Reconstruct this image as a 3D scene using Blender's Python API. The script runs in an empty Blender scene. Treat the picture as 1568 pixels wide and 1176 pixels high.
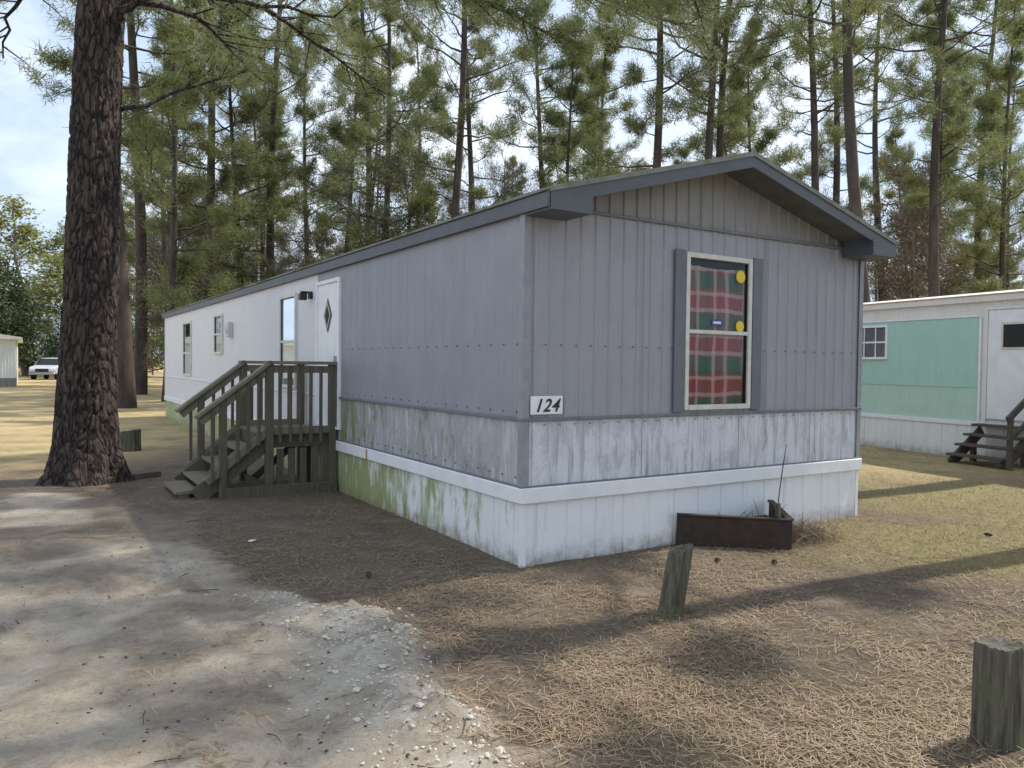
import bpy, math, random
import numpy as np
from mathutils import Vector, Matrix
random.seed(3); RNG=np.random.default_rng(7)
scn=bpy.context.scene; col=scn.collection
R=math.radians

# ------------------------------------------------------------ node helpers
def new_mat(name):
    m=bpy.data.materials.new(name); m.use_nodes=True
    nt=m.node_tree; b=nt.nodes['Principled BSDF']; return m,nt,b
def nd(nt,t,**k):
    n=nt.nodes.new(t)
    for a,v in k.items(): setattr(n,a,v)
    return n
def coords(nt,scale=(1,1,1),kind='Object'):
    tc=nd(nt,'ShaderNodeTexCoord'); mp=nd(nt,'ShaderNodeMapping')
    mp.inputs['Scale'].default_value=scale
    nt.links.new(tc.outputs[kind],mp.inputs['Vector']); return mp.outputs[0]
def noise(nt,vec,scale,detail=4,rough=.6,dist=0):
    n=nd(nt,'ShaderNodeTexNoise'); n.inputs['Scale'].default_value=scale
    n.inputs['Detail'].default_value=detail; n.inputs['Roughness'].default_value=rough
    n.inputs['Distortion'].default_value=dist
    nt.links.new(vec,n.inputs['Vector']); return n.outputs['Fac']
def ramp(nt,fac,stops):
    r=nd(nt,'ShaderNodeValToRGB'); e=r.color_ramp.elements
    while len(e)<len(stops): e.new(.5)
    for i,(p,c) in enumerate(stops):
        e[i].position=p; e[i].color=(c,c,c,1) if not hasattr(c,'__len__') else (*c,1)
    nt.links.new(fac,r.inputs[0]); return r.outputs[0]
def mix(nt,fac,a,b,mode='MIX'):
    m=nd(nt,'ShaderNodeMix',data_type='RGBA',blend_type=mode)
    for s,v in ((m.inputs[0],fac),(m.inputs[6],a),(m.inputs[7],b)):
        if hasattr(v,'links'): nt.links.new(v,s)
        elif hasattr(v,'__len__'): s.default_value=(*v,1)
        else: s.default_value=v
    return m.outputs[2]
def math_(nt,op,a,b=0.0):
    m=nd(nt,'ShaderNodeMath',operation=op)
    for s,v in ((m.inputs[0],a),(m.inputs[1],b)):
        if hasattr(v,'links'): nt.links.new(v,s)
        else: s.default_value=v
    return m.outputs[0]
def bump(nt,b,h,strength=.3,dist=.01):
    n=nd(nt,'ShaderNodeBump'); n.inputs['Strength'].default_value=strength
    n.inputs['Distance'].default_value=dist
    nt.links.new(h,n.inputs['Height']); nt.links.new(n.outputs[0],b.inputs['Normal'])
def sepz(nt):
    tc=nd(nt,'ShaderNodeTexCoord'); s=nd(nt,'ShaderNodeSeparateXYZ')
    nt.links.new(tc.outputs['Object'],s.inputs[0]); return s

def simple(name,c1,c2=None,scale=6,rough=.6,stretch=(1,1,1),bmp=0,metal=0,detail=5):
    m,nt,b=new_mat(name); v=coords(nt,stretch)
    f=noise(nt,v,scale,detail)
    c2=c2 or tuple(x*.75 for x in c1)
    nt.links.new(ramp(nt,f,[(.35,c1),(.68,c2)]),b.inputs['Base Color'])
    b.inputs['Roughness'].default_value=rough; b.inputs['Metallic'].default_value=metal
    if bmp: bump(nt,b,noise(nt,v,scale*4,4),bmp,.01)
    return m

def siding(name,ca,cb,cstreak,sp=(.5,.72),moss=None,mossr=(.6,.75),dirt=0,rough=.5,mossrange=None,blotch=None):
    m,nt,b=new_mat(name)
    v1=coords(nt,(1,1,1)); vs=coords(nt,(9,9,.9))
    c=ramp(nt,noise(nt,v1,2.2,6,.65),[(.35,ca),(.65,cb)])
    c=mix(nt,ramp(nt,noise(nt,vs,1.6,8,.72,.3),[(sp[0],0),(sp[1],1)]),c,cstreak)
    if blotch:
        vb=coords(nt,(1,1,.7))
        c=mix(nt,ramp(nt,noise(nt,vb,3.6,10,.78,.5),[(.50,0),(.60,.75)]),c,blotch)
    c=mix(nt,ramp(nt,noise(nt,v1,45,3,.7),[(.56,0),(.72,.30)]),c,tuple(x*.65 for x in ca))
    if moss:
        vm=coords(nt,(3.2,3.2,.8)); 
        big=noise(nt,v1,.9,3,.6)
        nn=math_(nt,'ADD',math_(nt,'MULTIPLY',noise(nt,vm,2.2,9,.75,.4),.75),math_(nt,'MULTIPLY',big,.28))
        if mossrange:
            s=sepz(nt)
            mr=nd(nt,'ShaderNodeMapRange'); mr.inputs[1].default_value=mossrange[0]; mr.inputs[2].default_value=mossrange[1]
            mr.inputs[3].default_value=-.12; mr.inputs[4].default_value=.06
            nt.links.new(s.outputs[1],mr.inputs[0]); nn=math_(nt,'ADD',nn,mr.outputs[0])
        f=ramp(nt,nn,[(mossr[0],0),(mossr[1],.9)])
        c=mix(nt,f,c,moss)
    if dirt:
        s=sepz(nt)
        g=math_(nt,'SUBTRACT',1.0,math_(nt,'MULTIPLY',s.outputs[2],1/dirt))
        n=noise(nt,v1,9,6,.7)
        f=ramp(nt,math_(nt,'MULTIPLY',g,math_(nt,'MULTIPLY',n,1.6)),[(.35,0),(1.0,.75)])
        c=mix(nt,f,c,(.22,.17,.12))
    nt.links.new(c,b.inputs['Base Color'])
    b.inputs['Roughness'].default_value=rough
    bump(nt,b,noise(nt,v1,3.0,3,.5),.35,.02)
    return m

M={}
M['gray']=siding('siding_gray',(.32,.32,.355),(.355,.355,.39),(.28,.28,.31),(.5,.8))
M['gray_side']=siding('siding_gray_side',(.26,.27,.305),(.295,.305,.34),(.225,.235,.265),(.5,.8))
M['pale_side']=siding('siding_pale_side',(.68,.68,.71),(.72,.72,.75),(.60,.61,.64),(.55,.85))
M['lowfront']=siding('siding_weathered_front',(.72,.74,.78),(.62,.64,.69),(.34,.35,.37),(.50,.63),blotch=(.46,.475,.505))
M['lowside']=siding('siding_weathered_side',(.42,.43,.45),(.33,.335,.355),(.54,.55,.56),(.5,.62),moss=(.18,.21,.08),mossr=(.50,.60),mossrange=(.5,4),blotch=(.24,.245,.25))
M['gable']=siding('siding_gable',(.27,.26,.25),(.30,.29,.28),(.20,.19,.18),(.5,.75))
M['skirt_f']=siding('skirting_front',(.84,.86,.88),(.79,.81,.83),(.62,.63,.65),(.55,.75),dirt=.26)
M['skirt_s']=siding('skirting_side',(.84,.86,.87),(.79,.81,.81),(.62,.63,.62),(.55,.78),moss=(.27,.32,.09),mossr=(.455,.55),dirt=.26,mossrange=(.4,3.2))
M['white']=simple('white_trim',(.84,.86,.88),(.76,.77,.78),5,.45,(1,1,1),.1)
M['fascia']=simple('fascia_slate',(.10,.11,.125),(.08,.087,.10),4,.5)
M['trimgray']=simple('trim_gray',(.31,.315,.345),(.24,.245,.27),8,.5)
M['belt']=simple('belt_gray',(.19,.195,.215),(.14,.145,.16),8,.5)
M['soffit']=simple('soffit_dark',(.13,.13,.13),(.09,.09,.09),6,.7)
M['drip']=simple('drip_edge',(.20,.205,.195),(.12,.13,.08),9,.5)
M['roof']=simple('roof_shingle',(.16,.15,.13),(.09,.09,.08),20,.9,bmp=.3)
M['moss']=simple('moss',(.15,.15,.06),(.10,.085,.045),25,.95,bmp=.5)
M['shutter']=simple('shutter',(.15,.165,.195),(.13,.14,.165),5,.5)
M['frame']=simple('window_frame',(.70,.69,.63),(.58,.56,.50),9,.45)
M['black']=simple('black_paint',(.012,.012,.012),(.02,.02,.02),9,.4)
M['screw']=simple('screw',(.12,.10,.09),(.2,.19,.18),30,.4)
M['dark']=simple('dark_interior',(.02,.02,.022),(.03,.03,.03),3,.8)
M['yellow']=simple('yellow_disc',(.85,.62,.03),(.75,.52,.03),9,.4)
M['blue']=simple('blue_label',(.05,.08,.3),(.04,.06,.2),9,.4)
M['rust']=simple('rust_metal',(.028,.017,.013),(.055,.028,.018),12,.7,bmp=.3)
M['ruststain']=simple('rust_stain',(.45,.20,.05),(.5,.35,.18),12,.7)
M['concrete']=simple('concrete',(.28,.27,.25),(.2,.19,.18),12,.9,bmp=.3)
M['paper']=simple('paper',(.75,.75,.72),(.6,.6,.6),9,.7)
M['chrome']=simple('chrome',(.5,.5,.5),(.4,.4,.4),9,.25,metal=1)
M['tire']=simple('tire',(.02,.02,.02),(.03,.03,.03),9,.8)
M['carpaint']=simple('car_paint',(.62,.68,.76),(.56,.62,.70),3,.3)
M['sheer']=simple('sheer_curtain',(.30,.31,.33),(.22,.23,.25),6,.9,(6,6,.3))
def wood(name,a,b_,c):
    m,nt,b=new_mat(name)
    v=coords(nt,(14,14,1.5)); v2=coords(nt)
    cc=ramp(nt,noise(nt,v,2.5,7,.7,.5),[(.3,a),(.7,b_)])
    cc=mix(nt,ramp(nt,noise(nt,v2,4,5,.7),[(.5,0),(.7,.8)]),cc,c)
    nt.links.new(cc,b.inputs['Base Color']); b.inputs['Roughness'].default_value=.85
    bump(nt,b,noise(nt,v,6,5,.7),.5,.01); return m
M['wood']=wood('weathered_wood',(.145,.125,.088),(.07,.06,.044),(.12,.12,.068))
M['woodrail']=wood('weathered_wood_rail',(.24,.21,.155),(.155,.135,.10),(.155,.155,.095))
M['post']=wood('old_post_wood',(.18,.16,.11),(.035,.03,.024),(.10,.135,.035))
M['cut']=simple('cut_wood',(.13,.115,.09),(.06,.052,.042),30,.9,bmp=.3)
M['darkstep']=wood('step_wood',(.14,.11,.085),(.06,.05,.042),(.09,.08,.065))

m,nt,b=new_mat('window_glass'); 
nt.nodes.remove(b)
g=nd(nt,'ShaderNodeBsdfGlossy'); g.inputs['Roughness'].default_value=.03; g.inputs['Color'].default_value=(.8,.85,.9,1)
t=nd(nt,'ShaderNodeBsdfTransparent'); t.inputs[0].default_value=(.96,.97,.97,1)
ms=nd(nt,'ShaderNodeMixShader'); fr=nd(nt,'ShaderNodeFresnel'); fr.inputs[0].default_value=1.42
nt.links.new(fr.outputs[0],ms.inputs[0]); nt.links.new(t.outputs[0],ms.inputs[1]); nt.links.new(g.outputs[0],ms.inputs[2])
nt.links.new(ms.outputs[0],nt.nodes['Material Output'].inputs[0]); M['glass']=m
# woven plaid curtain
m,nt,b=new_mat('plaid_curtain'); s=sepz(nt)
wv=coords(nt); wob=math_(nt,'MULTIPLY',math_(nt,'SUBTRACT',noise(nt,wv,2.2,2,.5),.5),.06)
sx=math_(nt,'ADD',s.outputs[0],wob); sz=math_(nt,'ADD',s.outputs[2],wob)
def band(o,period,lo,hi,ph=0.0,soft=.018):
    fr=math_(nt,'FRACT',math_(nt,'ADD',math_(nt,'MULTIPLY',o,1/period),ph))
    return ramp(nt,fr,[(max(lo-soft,0),0),(lo+soft*.2,1),(hi-soft*.2,1),(min(hi+soft,1),0)])
P=.39
RED=(.50,.07,.10); GRN=(.025,.20,.125)
gx=band(sx,P,.05,.45,.05); gz_=band(sz,P,.05,.45,.1)
c=mix(nt,math_(nt,'MULTIPLY',gx,.28),RED,GRN)
c=mix(nt,math_(nt,'MULTIPLY',gz_,.62),c,GRN)
c=mix(nt,math_(nt,'MULTIPLY',math_(nt,'MULTIPLY',gx,gz_),.85),c,(.025,.17,.11))
c=mix(nt,math_(nt,'MULTIPLY',band(sx,P,.50,.58,.05),.50),c,(.85,.78,.74))
c=mix(nt,math_(nt,'MULTIPLY',band(sz,P,.50,.58,.1),.50),c,(.85,.78,.74))
c=mix(nt,math_(nt,'MULTIPLY',band(sx,P,.90,.975,.05),.50),c,(.85,.78,.74))
c=mix(nt,math_(nt,'MULTIPLY',band(sz,P,.90,.975,.1),.50),c,(.85,.78,.74))
c=mix(nt,math_(nt,'MULTIPLY',noise(nt,wv,90,3,.7),.2),c,(.10,.06,.06))
nt.links.new(c,b.inputs['Base Color']); b.inputs['Roughness'].default_value=.9; M['curtain']=m

def barkmat(name,a,b_,crack,sc=7):
    m,nt,b=new_mat(name); v=coords(nt,(1,1,.30))
    vo=nd(nt,'ShaderNodeTexVoronoi',feature='DISTANCE_TO_EDGE'); vo.inputs['Scale'].default_value=sc
    nz=nd(nt,'ShaderNodeTexNoise'); nz.inputs['Scale'].default_value=6; nz.inputs['Detail'].default_value=5
    nt.links.new(v,nz.inputs['Vector'])
    ad=nd(nt,'ShaderNodeVectorMath',operation='MULTIPLY_ADD'); ad.inputs[1].default_value=(.25,.25,.25)
    nt.links.new(nz.outputs['Color'],ad.inputs[0]); nt.links.new(v,ad.inputs[2])
    nt.links.new(ad.outputs[0],vo.inputs['Vector'])
    c=ramp(nt,noise(nt,v,14,8,.78),[(.3,a),(.7,b_)])
    c=mix(nt,ramp(nt,vo.outputs[0],[(.02,.95),(.14,0)]),c,crack)
    nt.links.new(c,b.inputs['Base Color']); b.inputs['Roughness'].default_value=.95
    h=mix(nt,.4,ramp(nt,vo.outputs[0],[(0,0),(.2,1)]),noise(nt,v,34,6,.75))
    bump(nt,b,h,1.0,.05); return m
M['bark']=barkmat('pine_bark',(.115,.082,.066),(.045,.032,.027),(.011,.008,.007),10)
M['bark_far']=simple('pine_bark_distant',(.090,.070,.058),(.042,.033,.028),5,.95,(1,1,.3),.5)
M['twig']=simple('twig',(.16,.13,.105),(.10,.08,.07),5,.95)
M['stemdark']=simple('stem_dark',(.03,.022,.018),(.05,.04,.03),5,.9)
def leafmat(name,c1,c2,c3,tr=.35):
    m,nt,b=new_mat(name)
    ge=nd(nt,'ShaderNodeNewGeometry'); oi=nd(nt,'ShaderNodeObjectInfo')
    v=coords(nt); big=noise(nt,v,.7,3,.6)
    c=ramp(nt,ge.outputs['Random Per Island'],[(0,c1),(.6,c2),(1,c3)])
    c=mix(nt,ramp(nt,big,[(.35,0),(.65,.55)]),c,c3)
    c=mix(nt,math_(nt,'MULTIPLY',oi.outputs['Random'],.30),c,tuple(x*.6 for x in c1))
    nt.links.new(c,b.inputs['Base Color']); b.inputs['Roughness'].default_value=.6
    tl=nd(nt,'ShaderNodeBsdfTranslucent'); nt.links.new(c,tl.inputs[0])
    ms=nd(nt,'ShaderNodeMixShader'); ms.inputs[0].default_value=tr
    nt.links.new(b.outputs[0],ms.inputs[1]); nt.links.new(tl.outputs[0],ms.inputs[2])
    nt.links.new(ms.outputs[0],nt.nodes['Material Output'].inputs[0]); return m
M['needle']=leafmat('pine_needles',(.125,.155,.06),(.20,.235,.09),(.30,.31,.13),.45)
M['leaf_dark']=leafmat('evergreen_leaves',(.025,.042,.018),(.045,.07,.025),(.08,.11,.035),.15)
M['leaf_grn']=leafmat('understory_leaves',(.09,.12,.035),(.14,.18,.05),(.22,.24,.08),.35)
M['leaf_yel']=leafmat('spring_leaves',(.22,.25,.06),(.31,.34,.09),(.38,.38,.13))
M['leaf_rus']=leafmat('budding_twigs',(.21,.15,.09),(.17,.135,.08),(.26,.19,.12),.2)
M['straw']=leafmat('pine_straw',(.16,.10,.062),(.29,.205,.13),(.50,.39,.265),.1)
M['grassb']=leafmat('grass_blades',(.12,.14,.04),(.28,.25,.10),(.50,.40,.20),.3)

# ------------------------------------------------------------ mesh helpers
def link(o,parent=None):
    col.objects.link(o)
    if parent: o.parent=parent
    return o
def empty(name,loc=(0,0,0),rz=0):
    o=bpy.data.objects.new(name,None); o.location=loc; o.rotation_euler=(0,0,rz); o.empty_display_size=.2
    col.objects.link(o); return o
def meshobj(name,V,F,mats,parent=None,mi=None,smooth=False):
    me=bpy.data.meshes.new(name); me.from_pydata([tuple(v) for v in V],[],F)
    for m in (mats if isinstance(mats,(list,tuple)) else [mats]): me.materials.append(m)
    if mi: me.polygons.foreach_set('material_index',mi)
    if smooth: me.polygons.foreach_set('use_smooth',[True]*len(me.polygons))
    me.update(); o=bpy.data.objects.new(name,me); return link(o,parent)
def boxes(name,lst,mat,parent=None,bevel=.004):
    V=[];F=[]
    for b in lst:
        x0,x1,y0,y1,z0,z1=b; k=len(V)
        x0,x1=min(x0,x1),max(x0,x1); y0,y1=min(y0,y1),max(y0,y1)
        V+=[(x0,y0,z0),(x1,y0,z0),(x1,y1,z0),(x0,y1,z0),(x0,y0,z1),(x1,y0,z1),(x1,y1,z1),(x0,y1,z1)]
        F+=[tuple(k+i for i in f) for f in ((3,2,1,0),(4,5,6,7),(0,1,5,4),(1,2,6,5),(2,3,7,6),(3,0,4,7))]
    o=meshobj(name,V,F,mat,parent)
    if bevel:
        bv=o.modifiers.new('b','BEVEL'); bv.width=bevel; bv.segments=1
    return o
def beam(p,q,w,h):
    p=Vector(p);q=Vector(q);d=(q-p).normalized(); up=Vector((0,0,1))
    if abs(d.z)>.99: up=Vector((0,1,0))
    s=d.cross(up).normalized()*w/2; u=s.cross(d).normalized()*h/2
    V=[p-s-u,p+s-u,p+s+u,p-s+u,q-s-u,q+s-u,q+s+u,q-s+u]
    F=[(0,1,2,3),(7,6,5,4),(0,4,5,1),(1,5,6,2),(2,6,7,3),(3,7,4,0)]
    return V,F
def beams(name,lst,mat,parent=None,bevel=.004):
    V=[];F=[]
    for (p,q,w,h) in lst:
        v,f=beam(p,q,w,h); k=len(V); V+=v; F+=[tuple(k+i for i in t) for t in f]
    o=meshobj(name,V,F,mat,parent)
    if bevel:
        bv=o.modifiers.new('b','BEVEL'); bv.width=bevel; bv.segments=1
    return o
def prism(name,poly,y0,y1,mat,parent=None):
    n=len(poly); V=[(x,y0,z) for x,z in poly]+[(x,y1,z) for x,z in poly]
    F=[tuple(range(n)),tuple(range(2*n-1,n-1,-1))]+[(i,i+n,(i+1)%n+n,(i+1)%n) for i in range(n)]
    return meshobj(name,V,F,mat,parent)
RIB=[(0,0),(.075,0),(.085,.013),(.105,.013),(.115,0),(.1525,0)]
RIBS=[(0,0),(.17,0),(.176,.003),(.19,.003),(.196,0),(.2032,0)]
SKR=[(0,0),(.12,0),(.128,-.012),(.14,-.012),(.148,0),(.30,0)]
def corr(name,fm,a0,a1,z0,z1,prof,mat,parent):
    per=prof[-1][0]; S=set([a0,a1]); k=math.floor(a0/per)
    while k*per<a1:
        for s,_ in prof[:-1]:
            t=k*per+s
            if a0<t<a1: S.add(t)
        k+=1
    S=sorted(S); xs=[p[0] for p in prof]; ds=[p[1] for p in prof]
    f1=z1 if callable(z1) else (lambda a:z1)
    V=[];F=[]
    for a in S:
        d=float(np.interp(a%per,xs,ds)); V+=[fm(a,d,z0),fm(a,d,f1(a))]
    for i in range(len(S)-1): F.append((2*i,2*i+2,2*i+3,2*i+1))
    return meshobj(name,V,F,mat,parent)

class MB:
    def __init__(s): s.V=[];s.T=[];s.M=[];s.n=0
    def add(s,v,t,m):
        s.V.append(v); s.T.append(np.asarray(t)+s.n); s.M.append(np.full(len(t),m)); s.n+=len(v)
    def mesh(s,name,mats,smooth0=True):
        V=np.concatenate(s.V).astype(np.float32); T=np.concatenate(s.T).astype(np.int32); Mi=np.concatenate(s.M).astype(np.int32)
        me=bpy.data.meshes.new(name); me.vertices.add(len(V)); me.vertices.foreach_set('co',V.ravel())
        me.loops.add(len(T)*3); me.loops.foreach_set('vertex_index',T.ravel())
        me.polygons.add(len(T)); me.polygons.foreach_set('loop_start',np.arange(0,len(T)*3,3,dtype=np.int32))
        for m in mats: me.materials.append(m)
        me.polygons.foreach_set('material_index',Mi)
        me.polygons.foreach_set('use_smooth',(Mi==0) if smooth0 else np.zeros(len(T),bool))
        me.update(calc_edges=True); return me
def tube(mb,P,rad,n,mat=0):
    P=np.asarray(P,float); k=len(P); tg=np.gradient(P,axis=0); tg/=np.linalg.norm(tg,axis=1)[:,None]+1e-9
    ref=np.array([0,0,1.]) if abs(tg[:,2]).mean()<.8 else np.array([1.,0,0])
    a=np.cross(tg,ref); a/=np.linalg.norm(a,axis=1)[:,None]+1e-9; b=np.cross(tg,a)
    th=np.arange(n)*2*np.pi/n
    ring=P[:,None,:]+np.asarray(rad)[:,None,None]*(np.cos(th)[None,:,None]*a[:,None,:]+np.sin(th)[None,:,None]*b[:,None,:])
    T=[]
    for i in range(k-1):
        for j in range(n):
            q=(j+1)%n; T+= [(i*n+j,i*n+q,(i+1)*n+q),(i*n+j,(i+1)*n+q,(i+1)*n+j)]
    mb.add(ring.reshape(-1,3),T,mat)
def unit(v): return v/(np.linalg.norm(v,axis=-1,keepdims=True)+1e-9)
def tufts(mb,C,D,nn,ln,wd,mat,rng,spread=.85,jit=.06):
    C=np.asarray(C,float);D=unit(np.asarray(D,float)); N=len(C)
    C=np.repeat(C,nn,0)+rng.normal(size=(N*nn,3))*jit; D=np.repeat(D,nn,0)
    d=unit(D*(1-spread*.5)+unit(rng.normal(size=(N*nn,3)))*spread)
    L=ln*rng.uniform(.6,1.15,(N*nn,1)); s=unit(np.cross(d,rng.normal(size=(N*nn,3))))*wd*.5
    V=np.stack([C-s,C+s,C+d*L],1).reshape(-1,3)
    mb.add(V,np.arange(N*nn*3).reshape(-1,3),mat)

def limb(mb,pts,r0,r1,C,D,rng,nsub=8,sublen=.35,start=.25,ntip=4,updir=.35,droop=0.0,sides=6):
    pts=np.asarray(pts,float); L=np.sum(np.linalg.norm(np.diff(pts,axis=0),axis=1))
    tt=np.linspace(0,1,len(pts)); 
    tube(mb,pts,np.linspace(r0,r1,len(pts)),sides,0)
    for i in range(nsub):
        s=start+(1-start)*(i+rng.uniform(.1,1))/nsub
        p=np.array([np.interp(s,tt,pts[:,j]) for j in range(3)])
        q=np.array([np.interp(min(s+.05,1),tt,pts[:,j]) for j in range(3)])-np.array([np.interp(s-.05,tt,pts[:,j]) for j in range(3)])
        q=unit(q); ang=rng.choice([-1,1])*rng.uniform(.45,1.15)
        c,sn=math.cos(ang),math.sin(ang); h=np.array([q[0]*c-q[1]*sn,q[0]*sn+q[1]*c,q[2]+rng.uniform(-.35,.55)-droop]); h=unit(h)
        l=L*sublen*rng.uniform(.6,1.2)*(1.25-.75*s)
        sp=[p,p+h*l*.5+np.array([0,0,.04*l]),p+h*l+np.array([0,0,(updir*.35-droop)*l])]
        tube(mb,sp,[min(r0*.28,.014)+.003,min(r0*.15,.008)+.003,.004],3,0)
        for k in range(ntip):
            u=.35+.65*(k+rng.uniform(0,1))/ntip
            a=np.array([np.interp(u,[0,.5,1],[sp[0][j],sp[1][j],sp[2][j]]) for j in range(3)])
            C.append(a+rng.normal(size=3)*.07*l); D.append(h+np.array([0,0,updir])+rng.normal(size=3)*.3)
    C.append(pts[-1]); D.append(unit(pts[-1]-pts[-2])+np.array([0,0,updir]))
def pine(name,seed,H,cb,Rr,nb,r0,nn=12,nl=.38,nw=.029,bend=.35,stubs=14,nsub=8,ntip=6):
    rng=np.random.default_rng(seed); mb=MB()
    zs=np.linspace(-.3,H,14); ph=rng.uniform(0,6,2)
    def ax(z): 
        return np.array([bend*math.sin(z*.18+ph[0])-bend*math.sin(ph[0]),bend*math.cos(z*.15+ph[1])-bend*math.cos(ph[1]),z])
    tube(mb,[ax(z) for z in zs],[r0*(1.25 if z<.2 else 1)*(1-.82*max(z,0)/H) for z in zs],10,0)
    C=[];D=[]
    for i in range(nb):
        t=(i+rng.uniform(0,1))/nb; z=cb+(H-cb)*t**.9
        az=rng.uniform(0,6.283); L=Rr*(max(1-t,0.02)**.42)*min(1,.5+2*t)*rng.uniform(.35,1.25)
        el=rng.uniform(-.1,.55)+.6*t*t
        dr=np.array([math.cos(az)*math.cos(el),math.sin(az)*math.cos(el),math.sin(el)])
        cv=rng.uniform(-.1,.45)
        b=ax(z); pts=[b+dr*L*s+np.array([0,0,(cv*s*s-.12*s)*L])+rng.normal(size=3)*.05*L*s for s in np.linspace(0,1,6)]
        limb(mb,pts,.018+.011*L,.008,C,D,rng,nsub,.42,.38,ntip,sides=4,updir=.5)
    for i in range(stubs):
        z=rng.uniform(cb*.35,cb*1.2); az=rng.uniform(0,6.3); L=rng.uniform(.4,2.2)
        b=ax(z); e=b+np.array([math.cos(az),math.sin(az),rng.uniform(-.3,.25)])*L
        tube(mb,[b,(b+e)/2+rng.normal(size=3)*.08,e],[.025,.015,.005],3,0)
    tufts(mb,C,D,nn,nl,nw,1,rng,1.0,.12)
    return mb.mesh(name,[M['bark_far'],M['needle']])
def bare(name,seed,H,leaf=None,nl=.1,nw=.06,nn=4):
    rng=np.random.default_rng(seed); mb=MB(); C=[];D=[]
    zs=np.linspace(-.2,H,9); off=np.cumsum(rng.normal(size=(9,2))*.12,axis=0)
    ax=[np.array([off[i,0],off[i,1],zs[i]]) for i in range(9)]
    tube(mb,ax,[.011*H*(1-.9*max(z,0)/H)+.006 for z in zs],6,0)
    for i in range(26):
        t=rng.uniform(.2,.98); z=t*H; b=np.array([np.interp(z,zs,off[:,0]),np.interp(z,zs,off[:,1]),z])
        az=rng.uniform(0,6.3); el=rng.uniform(.3,1.1); L=H*.3*(1.15-t)*rng.uniform(.6,1.2)+.4
        dr=np.array([math.cos(az)*math.cos(el),math.sin(az)*math.cos(el),math.sin(el)])
        pts=[b+dr*L*s+rng.normal(size=3)*.05*L*s for s in np.linspace(0,1,4)]
        limb(mb,pts,.012+.004*L,.006,C,D,rng,6,.5,.2,3,sides=3,updir=.6)
    tufts(mb,C,D,5,.55,.016,2,rng,.7,.15)
    if leaf: tufts(mb,C,D,nn,nl,nw,1,rng,1.3,.28)
    return mb.mesh(name,[M['twig'],leaf or M['twig'],M['twig']])
def bush(name,seed,r,h,leaf,n=900,nl=.16,nw=.09,nn=7):
    rng=np.random.default_rng(seed); mb=MB()
    d=unit(rng.normal(size=(n,3))); rr=rng.uniform(.45,1,(n,1))**.5
    lump=1+.22*np.sin(d[:,:1]*5+seed)*np.cos(d[:,1:2]*4)+.15*np.sin(d[:,2:3]*9)
    C=d*rr*lump*np.array([r,r,h/2])+np.array([0,0,h/2+.1])
    tube(mb,[(0,0,-.2),(0.1,0,h*.3),(0,.1,h*.7)],[.12,.09,.03],6,0)
    for i in range(18):
        c=C[i]; tube(mb,[(0,0,h*.15),c*np.array([.5,.5,.7]),c],[.05,.03,.01],3,0)
    tufts(mb,C,d+np.array([0,0,.3]),nn,nl,nw,1,rng,1.2,.18)
    return mb.mesh(name,[M['twig'],leaf])

# ------------------------------------------------------------ 2D numpy noise
def vn(x,y,seed=0):
    xi=np.floor(x); yi=np.floor(y); fx=x-xi; fy=y-yi; fx=fx*fx*(3-2*fx); fy=fy*fy*(3-2*fy)
    h=lambda a,b:np.modf(np.abs(np.sin(a*127.1+b*311.7+seed*74.7)*43758.5453))[0]
    return (h(xi,yi)*(1-fx)+h(xi+1,yi)*fx)*(1-fy)+(h(xi,yi+1)*(1-fx)+h(xi+1,yi+1)*fx)*fy
def fbm(x,y,seed=0,o=4):
    r=0;a=.5;t=0
    for i in range(o): r=r+a*vn(x*2**i,y*2**i,seed+i); t+=a; a*=.5
    return r/t
EY=[-40,0,1.5,3.07,4.18,4.75,5.05,5.5,6.6,8,9.2,10,60]; EX=[2,1.2,.65,.12,-.5,-.72,-1.05,-1.75,-2.6,-3.6,-5.2,-40,-90]
def sand_d(x,y): return np.interp(y,EY,EX)-x+(fbm(x*1.6,y*1.6,5)-.5)*.9
def smst(a,b,v): t=np.clip((v-a)/(b-a),0,1); return t*t*(3-2*t)
def bermf(x,y,d): return np.exp(-((d-.30)/.24)**2)*smst(6.0,4.8,y)*smst(-2,-1,x)
def rut(x,y):
    xc=x+.10*y+.10*np.sin(y*.8)
    return np.exp(-((xc+.55)/.15)**2)+np.exp(-((xc+2.15)/.15)**2), np.exp(-((xc+.24)/.10)**2)+np.exp(-((xc+.87)/.10)**2)+np.exp(-((xc+1.84)/.10)**2)+np.exp(-((xc+2.47)/.10)**2)
def gz(x,y):
    d=sand_d(x,y); near=np.exp(-((x/9)**2+(y/11)**2))
    z=(fbm(x*.5,y*.5,1)-.5)*.05*smst(0,3,np.hypot(x,y)/3)
    z=z+near*(fbm(x*4,y*4,2)-.5)*.03*np.where(d>0,.7,1)
    z=z+bermf(x,y,d)*(.022+.13*np.clip(fbm(x*7,y*7,3)-.35,0,1)+.06*np.clip(vn(x*22,y*22,4)-.45,0,1))
    ins=smst(.3,.7,d)*near
    z=z-ins*.018+ins*(fbm(x*9,y*9,9)-.5)*.045
    a,b=rut(x,y)
    z=z+ins*(-a*.040+b*.020+a*np.sin(y*46+x*24)*.008)
    return z
def grid_axis(segs):
    out=[]
    for a,b,s in segs: out+=list(np.arange(a,b,s))
    out.append(segs[-1][1]); return np.array(out)
xs=grid_axis([(-320,-100,40),(-100,-30,10),(-30,-8,1),(-8,-4.5,.12),(-4.5,4.5,.028),(4.5,9,.1),(9,30,1),(30,100,10),(100,320,40)])
ys=grid_axis([(-60,-5,5),(-5,.8,.4),(.8,6.5,.028),(6.5,12,.09),(12,30,.6),(30,120,6),(120,420,50)])
X,Y=np.meshgrid(xs,ys); nx=len(xs); ny=len(ys)
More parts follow.
